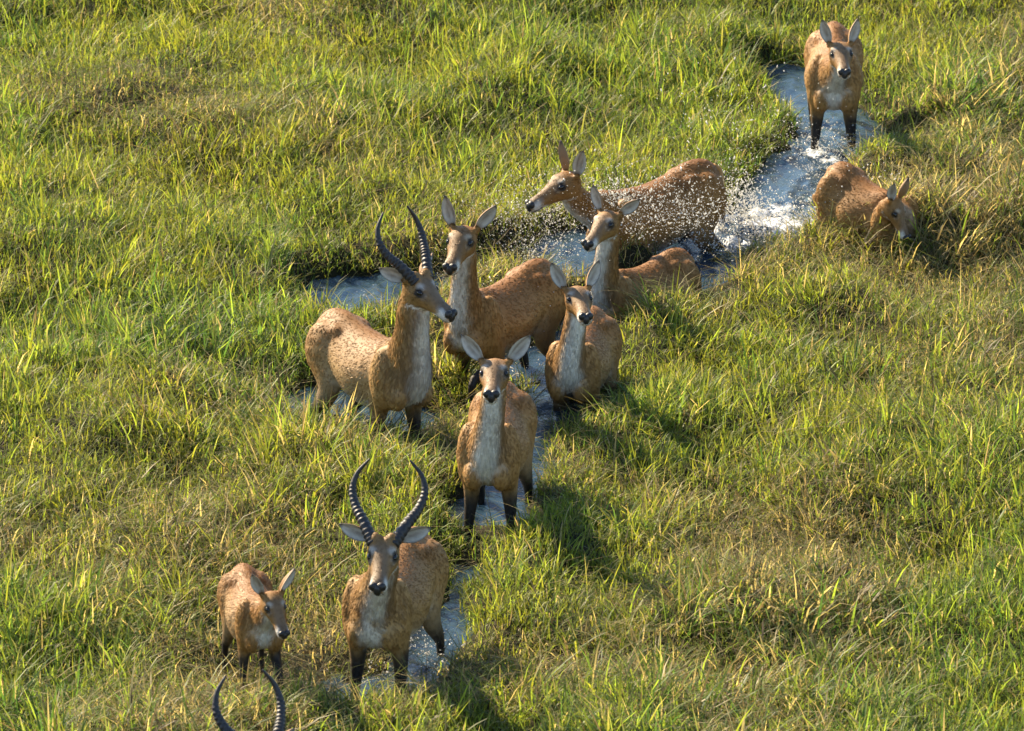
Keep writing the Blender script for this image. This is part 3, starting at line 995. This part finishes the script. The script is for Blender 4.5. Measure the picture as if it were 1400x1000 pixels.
        N = unit(nor[tp[:, 0]] * w0 + nor[tp[:, 1]] * w1 + nor[tp[:, 2]] * w2)
        D = dr[tp[:, 0]] * w0 + dr[tp[:, 1]] * w1 + dr[tp[:, 2]] * w2
        D = D + np.array([0, 0, -0.35]) + rng.normal(0, 0.16, (strands, 3))
        clump = np.stack([noise(root_p[:, 0] * 28, root_p[:, 2] * 28 + root_p[:, 1] * 9, 60 + q) - 0.5 for q in range(3)], 1)
        D = D + clump * 0.12
        D = unit(D - N * np.sum(D * N, 1)[:, None])
        ln = hl[tp[:, 0]] * (0.6 + 0.8 * rng.random(strands))
        hcol = (col[tp[:, 0]] * w0 + col[tp[:, 1]] * w1 + col[tp[:, 2]] * w2) * (0.86 + 0.28 * rng.random((strands, 1)))
        streak = noise(root_p[:, 0] * 14 + root_p[:, 2] * 6, root_p[:, 2] * 55 + root_p[:, 1] * 60, seed + 70) * 0.6 + noise(root_p[:, 0] * 30, root_p[:, 2] * 100 + root_p[:, 1] * 110, seed + 71) * 0.4
        hcol = hcol * (0.84 + 0.32 * streak)[:, None]
        lift = 0.05 + 0.08 * rng.random(strands)
        W = np.cross(N, D)
        wd = (0.0026 + 0.0013 * rng.random(strands))[:, None]
        wd = wd * np.where(ln < 0.014, 0.75, 1.0)[:, None]
        p0_ = root_p - N * 0.001
        p1_ = root_p + D * (ln * 0.55)[:, None] + N * (ln * lift * 0.75)[:, None]
        p2_ = root_p + D * ln[:, None] + N * (ln * lift)[:, None] + np.array([0, 0, -1]) * (ln * 0.12)[:, None]
        HV = np.stack([p0_ - W * wd, p0_ + W * wd, p1_ + W * wd * .8, p1_ - W * wd * .8, p2_], 1).reshape(-1, 3)
        bi = np.arange(strands)[:, None] * 5
        flat = np.concatenate([bi + np.array([0, 3, 2, 1]), bi + np.array([3, 4, 2])], 1).ravel()
        st = (np.arange(strands)[:, None] * 7 + np.array([0, 4])).ravel()
        hm = mesh_from('antelope_hair', HV, flat, st, np.tile([4, 3], strands), MAT_FUR)
        set_color(hm, np.clip(np.repeat(hcol * 0.83, 5, 0), 0, 1))
        hn = unit(N + 0.11 * rng.normal(0, 1, (strands, 3)) + W * (0.20 * rng.normal(0, 1, (strands, 1))))
        hm.normals_split_custom_set_from_vertices(np.repeat(hn, 5, 0).astype(np.float32))     # hair shades with the skin it lies on
        h = link('coat_hair', hm, root)
        h['kind'] = 'stuff'

    # eyes, nose, ears, horns, tail, hooves
    for s in (-1, 1):
        v, f = ellipsoid(H(0.110, s * 0.0530, 0.009), ax, (0.0175 * hs, 0.0115 * hs, 0.0115 * hs))
        link('eye', quads_mesh('antelope_eye', v, f, MAT_EYE), root)
    v1, f1 = ellipsoid(H(0.308, 0.016, -0.026), ax, (0.016 * hs, 0.022 * hs, 0.021 * hs))
    v2, f2 = ellipsoid(H(0.308, -0.016, -0.026), ax, (0.016 * hs, 0.022 * hs, 0.021 * hs))
    v3, f3 = ellipsoid(H(0.318, 0.0, -0.040), ax, (0.014 * hs, 0.018 * hs, 0.026 * hs))
    n1 = len(v1)
    link('nose', quads_mesh('antelope_nose', np.vstack([v1, v2, v3]), f1 + [tuple(i + n1 for i in q) for q in f2] + [tuple(i + 2 * n1 for i in q) for q in f3], MAT_NOSE), root)
    ears = ears or {}
    for s, nm in ((1, 'l'), (-1, 'r')):
        e = ears.get(nm, ears.get('both', (0.72, 0.66, -0.18, 0.75, 0.25)))   # out, up, forward, opening: forward, out
        axis = L * s * e[0] + Uh * e[1] + F * e[2]
        inn = F * e[3] + L * s * e[4] + Uh * 0.15
        v, f, c = ear_mesh(s, ears.get('len', 0.145) * hs, ears.get('wid', 0.068) * hs, inn, axis, rng)
        me_e = quads_mesh('antelope_ear', v + H(0.0, s * 0.060, 0.030), f, MAT_COAT)
        set_color(me_e, np.clip(c * (0.9 + 0.2 * rng.random((len(c), 1))), 0, 1))
        link('ear', me_e, root)
    if male:
        hpitch = math.radians(head_pitch + horns.get('ref', 35.0))
        F2 = np.array([math.cos(hpitch) * math.cos(hy), math.cos(hpitch) * math.sin(hy), math.sin(hpitch)])
        L2 = np.array([-math.sin(hy), math.cos(hy), 0.0]); U2 = np.cross(F2, L2)
        L2, U2 = L2 * math.cos(hr) + U2 * math.sin(hr), U2 * math.cos(hr) - L2 * math.sin(hr)
        for s in (1, -1):
            b0 = H(0.048, s * 0.040, 0.055)
            pts = [b0 - U2 * 0.02] + [b0 + (F2 * a_ + L2 * s * o_ + U2 * u_) for a_, o_, u_ in horns['pts']]
            v, f = horn_mesh(pts, horns.get('r', 0.032), 0.004, 15, rng)
            link('horn', quads_mesh('antelope_horn', v, f, MAT_HORN), root)
            KEYS.setdefault(key, {})['horn' + 'lr'[s < 0]] = (root, pts[-1])
    # tail
    TB = Body()
    tl = [warp((-0.50 * length, 0, 0.88)), warp((-0.545 * length, 0, 0.84)), warp((-0.555 * length, 0, 0.72)), warp((-0.545 * length, 0, 0.60)), warp((-0.54 * length, 0, 0.52))]
    TB.tube(tl, [[.022, .02], [.024, .02], [.02, .016], [.022, .016], [.008, .006]], Y, lambda t, c_, s_, V_: mixc(mixc(RUFOUS, BUFF, smooth(0.1, 0.5, t)), DARK * 2, smooth(0.75, 0.95, t)), 0, 0.02, m=14, n=10)
    tm = quads_mesh('antelope_tail', np.vstack(TB.v), TB.f, MAT_COAT)
    set_color(tm, np.vstack(TB.col)); link('tail', tm, root)
    for a_, b_ in hooves:
        hv, hf = [], []
        d = unit(b_ - a_)
        for s in (-1, 1):
            n0 = len(hv)
            v, f = ellipsoid(b_ + d * 0.01 + Y * s * 0.014 + X * 0.018, np.array([unit(X * .75 - Z * .6), Y, unit(X * .6 + Z * .75)]), (0.05, 0.016, 0.026), 8, 6)
            hv += list(v); hf += [tuple(i + n0 for i in q) for q in f]
        link('hoof', quads_mesh('antelope_hoof', np.array(hv), hf, MAT_NOSE), root)
    K = KEYS.setdefault(key, {})
    K['nose'] = (root, H(0.322, 0, -0.032)); K['poll'] = (root, H(0.02, 0, 0.06))
    for s, nm in ((1, 'l'), (-1, 'r')):
        e = ears.get(nm, ears.get('both', (0.72, 0.66, -0.18, 0.75, 0.25)))
        K['ear' + nm] = (root, H(0.0, s * 0.06, 0.03) + unit(L * s * e[0] + Uh * e[1] + F * e[2]) * ears.get('len', 0.145) * hs)
    K['rump'] = (root, warp((-0.30 * length, 0, 0.965))); K['withers'] = (root, warp((0.26, 0, 0.925)))
    K['chest'] = (root, warp((0.42, 0, 0.55)))
    K['wl'] = (root, warp((0.04, 0.235 * girth, 0.71))); K['wr'] = (root, warp((0.04, -0.235 * girth, 0.71)))
    K['tailroot'] = (root, warp((-0.5 * length, 0, 0.8)))
    return root


# ------------------------------------------------------------------ the herd
HORNS = [(-0.07, 0.060, 0.07), (-0.13, 0.105, 0.13), (-0.175, 0.128, 0.20), (-0.20, 0.110, 0.275), (-0.205, 0.050, 0.350)]
HORNS_SLIM = [(a * 0.78, o * 0.85, u) for a, o, u in HORNS]
antelope('A', 'drenched russet doe with head high, plunging through the biggest splash',
         (0.837, 2.252), 214, poll=(0.64, 0.074, 1.074), head_size=1.15, sink=0.48, pitch=-7, length=0.84, girth=0.95, head_yaw=210, head_pitch=-16, dark=0.22, tint=(1.0, 0.95, 0.85), seed=11, ears={'both': (0.35, 0.9, -0.3, 0.5, 0.6), 'len': 0.155})
antelope('B', 'doe sunk to her back in water, in front of the plunging wet doe',
         (0.753, 1.183), 226, poll=(0.46, 0.138, 1.328), head_size=1.15, scale=0.92, sink=0.6, length=0.76, head_yaw=240, head_pitch=-12, pale=0.2, seed=12, ears={'l': (0.75, 0.6, -0.25, 0.3, 0.5), 'r': (0.3, 0.9, -0.2, 0.8, 0.2)})
antelope('C', 'red brown doe standing in the trail just behind the horned male that looks sideways',
         (-0.048, -0.419), 236, poll=(0.58, 0.146, 1.341), head_size=1.15, sink=0.3, head_yaw=253, head_pitch=-16, seed=13, tint=(1.0, 0.95, 0.82), dark=0.08, ears={'l': (0.6, 0.75, -0.2, 0.55, 0.5), 'r': (0.2, 0.95, -0.2, 0.9, 0.1), 'len': 0.155}, legs={'fl': {2: (0.24, 0.03, 0.2), 3: (0.18, 0.0, 0.12), 4: (0.1, 0.0, 0.1)}})
antelope('D', 'horned male standing side on with his head turned sideways, beside a small pool',
         (-0.751, -1.308), -56, poll=(0.56, -0.098, 1.332), head_size=1.15, sink=0.32, head_yaw=-44, head_pitch=-16, neck=1.06, girth=0.9, seed=14, stripe=(-0.72, -1.0), pale=0.3, tint=(0.95, 1.03, 1.15), ears={'both': (0.8, 0.35, -0.5, 0.4, 0.5)}, horns={'pts': HORNS_SLIM, 'ref': 22})
antelope('E', 'doe sitting low in dark water with pale throat stretched up and ears pricked',
         (0.386, -0.624), -102, poll=(0.44, 0.05, 1.242), head_size=1.15, scale=0.95, sink=0.46, length=0.78, girth=0.74, head_yaw=-80, head_pitch=-3, pale=0.3, seed=15, ears={'both': (0.42, 0.9, -0.3, 0.7, 0.3)})
antelope('F', 'doe facing forward with both ears spread wide, standing alone in mid trail',
         (-0.083, -2.816), -97, poll=(0.52, 0.063, 1.281), head_size=1.15, sink=0.27, head_yaw=-94, head_pitch=-4, length=0.85, girth=0.79, pale=0.15, seed=16, ears={'both': (0.62, 0.76, -0.2, 0.85, 0.15), 'len': 0.15})
antelope('G', 'horned male facing forward with ears held level, walking beside the fluffy calf',
         (-0.580, -5.318), -104, poll=(0.62, 0.129, 1.191), head_size=1.15, sink=0.27, scale=1.0, head_yaw=-97, head_pitch=-17, seed=17, girth=0.85, length=1.0, stripe=(-0.68, -0.98), tint=(0.97, 1.03, 1.1), ears={'both': (0.92, 0.38, -0.15, 0.8, 0.15)}, horns={'pts': HORNS, 'ref': 22})
antelope('H', 'small fluffy calf with head lowered, standing on trampled grass',
         (-1.249, -5.644), -78, poll=(0.58, 0.016, 1.023), head_size=1.15, sink=0.04, scale=0.72, head_yaw=-66, head_pitch=-32, seed=18, fluff=1.7, pale=0.8, ears={'both': (0.45, 0.85, -0.3, 0.75, 0.3), 'len': 0.165}, legs={'fl': {2: (0.1, 0.0, 0.06), 3: (0.02, 0.0, 0.12), 4: (-0.04, 0.0, 0.12)}})
antelope('I', 'male mostly hidden, only his curved black horns and an ear tip showing',
         (-1.297, -8.383), -55, poll=(0.62, -0.213, 1.287), head_size=1.15, sink=0.36, head_yaw=-64, head_pitch=-14, seed=19, strands=4000, ears={'both': (0.8, 0.35, -0.5, 0.4, 0.5)}, horns={'pts': HORNS_SLIM, 'ref': 22})
antelope('J', 'doe walking forward through shallow splashes with upright ears, last of the herd',
         (1.954, 4.735), -92, poll=(0.62, 0.03, 1.035), head_size=1.08, sink=0.31, head_yaw=-86, head_pitch=-9, girth=0.8, pale=0.25, seed=20, ears={'both': (0.27, 0.95, -0.2, 0.7, 0.4)})
antelope('K', 'doe hunched over with face down in tall grass beside the blue pool',
         (2.030, 2.277), -46, poll=(0.42, -0.174, 0.952), head_size=1.0, scale=0.86, sink=0.36, pitch=-12, length=0.64, girth=1.0, head_yaw=-36, head_pitch=-56, white=0.15, seed=21, ears={'both': (0.2, 0.8, -0.6, 0.2, 0.8)})


# ------------------------------------------------------------------ spray thrown up by the herd
m, nt, out = new_mat('water_spray')
p = node(nt, 'ShaderNodeBsdfPrincipled', Roughness=0.12, IOR=1.33)
p.inputs['Base Color'].default_value = (0.70, 0.71, 0.70, 1)
tr = node(nt, 'ShaderNodeBsdfTranslucent'); tr.inputs['Color'].default_value = (0.80, 0.78, 0.72, 1)
nzs = node(nt, 'ShaderNodeTexNoise', Scale=30.0)
mr = node(nt, 'ShaderNodeMapRange'); mr.inputs['To Min'].default_value = 0.45; mr.inputs['To Max'].default_value = 0.75
nt.links.new(nzs.outputs['Fac'], mr.inputs['Value'])
mx = node(nt, 'ShaderNodeMixShader')
nt.links.new(mr.outputs['Result'], mx.inputs[0]); nt.links.new(p.outputs[0], mx.inputs[1]); nt.links.new(tr.outputs[0], mx.inputs[2])
nt.links.new(mx.outputs[0], out.inputs['Surface'])
MAT_SPRAY = m

OCT = np.array([[1, 0, 0], [-1, 0, 0], [0, 1, 0], [0, -1, 0], [0, 0, 1], [0, 0, -1.0]])
OCTF = np.array([[0, 2, 4], [2, 1, 4], [1, 3, 4], [3, 0, 4], [2, 0, 5], [1, 2, 5], [3, 1, 5], [0, 3, 5]])


def drops(centre, spread, n, size, floor=0.0, up=0.0):
    """a cloud of drops round a world point: spread (x, y, z), thinner upwards"""
    n = int(n * 1.75)
    q = RNG.normal(0, 1, (n, 3)) * np.array(spread)
    q[:, 2] = np.abs(q[:, 2]) + up * RNG.random(n)
    pts = np.array(centre)[None] + q
    r = np.minimum(0.42 * size * np.exp(RNG.normal(0, 0.55, n)), 0.0055)
    k = pts[:, 2] > floor
    return pts[k], r[k]


def spray(label, clouds):
    pts = []; rad = []; cnt = []
    for c in clouds:
        a, b = drops(*c)
        pts.append(a); rad.append(b); cnt.append(len(a))
    pts = np.vstack(pts); rad = np.concatenate(rad)
    n = len(pts)
    stretch = unit(RNG.normal(0, 0.5, (n, 3)) + unit(pts - np.repeat(np.array([c[0] for c in clouds]), cnt, 0)) + np.array([0, 0, 0.4]))
    base = OCT[None] * rad[:, None, None]
    base = base + stretch[:, None, :] * (np.sum(base * stretch[:, None, :], -1, keepdims=True) * RNG.uniform(0, 1.0, (n, 1, 1)) ** 3 * 2.6)
    V = (pts[:, None] + base).reshape(-1, 3)
    f = (np.arange(n)[:, None, None] * 6 + OCTF[None]).reshape(-1)
    me = mesh_from('water_spray', V, f, np.arange(n * 8) * 3, np.full(n * 8, 3), MAT_SPRAY)
    o = link('water_spray', me)
    o['kind'] = 'stuff'; o['label'] = label; o['category'] = 'spray'
    return o


def W(u, v, z):
    """world point over survey point (u, v) as seen at height z"""
    return on_ground(u, v, z)


spray('white burst of water behind the rump of the plunging doe', [
    (W(1035, 318, 0.03), (.13, .20, .07), 650, .0065), (W(1015, 302, 0.05), (.09, .20, .12), 700, .0060), (W(1000, 290, .15), (.07, .2, .16), 260, .0045),
    (W(990, 330, 0.03), (.15, .15, .06), 350, .006), (W(1065, 225, .1), (.25, .4, .22), 160, .0042)])
spray('fine golden spray hanging round the plunging wet doe', [
    (W(900, 300, .42), (.26, .10, .16), 700, .0036), (W(870, 320, .25), (.22, .12, .14), 700, .0040), (W(950, 310, .25), (.15, .12, .14), 400, .0042),
    (W(760, 310, .22), (.20, .18, .14), 800, .0036), (W(720, 300, .20), (.20, .25, .16), 500, .0034), (W(850, 275, .45), (.08, .05, .06), 220, .0048),
    (W(790, 270, .35), (.15, .2, .12), 260, .0036), (W(700, 345, .05), (.20, .3, .10), 400, .0038), (W(740, 350, .04), (.14, .2, .05), 350, .0048),
    (W(990, 200, .3), (.28, .4, .22), 170, .0040), (W(950, 340, .06), (.14, .15, .07), 350, .0050)])
spray('low splashes round the legs of the last doe in the trail', [
    (W(1150, 208, .02), (.18, .22, .05), 420, .0055), (W(1125, 190, .04), (.12, .15, .06), 160, .0048), (W(1205, 208, .02), (.14, .2, .04), 140, .0050), (W(1120, 235, .05), (.18, .35, .06), 260, .0045)])
spray('drops flung over the hunched doe beside the blue pool', [
    (W(1165, 280, .25), (.16, .10, .14), 260, .0042), (W(1110, 292, .03), (.10, .15, .05), 220, .0058), (W(1150, 250, .15), (.14, .3, .12), 160, .004)])
spray('scattered drops round the doe just behind the sideways male', [
    (W(680, 440, .30), (.28, .20, .22), 110, .0042), (W(690, 460, .18), (.07, .06, .10), 60, .0045), (W(740, 520, .02), (.16, .3, .04), 120, .0048), (W(610, 370, .4), (.10, .2, .2), 30, .004)])
spray('small splashes behind the hind legs of the front male', [
    (W(590, 900, .02), (.09, .18, .05), 170, .0048), (W(570, 860, .12), (.06, .1, .10), 60, .0042), (W(520, 930, .02), (.12, .12, .04), 70, .0045)])
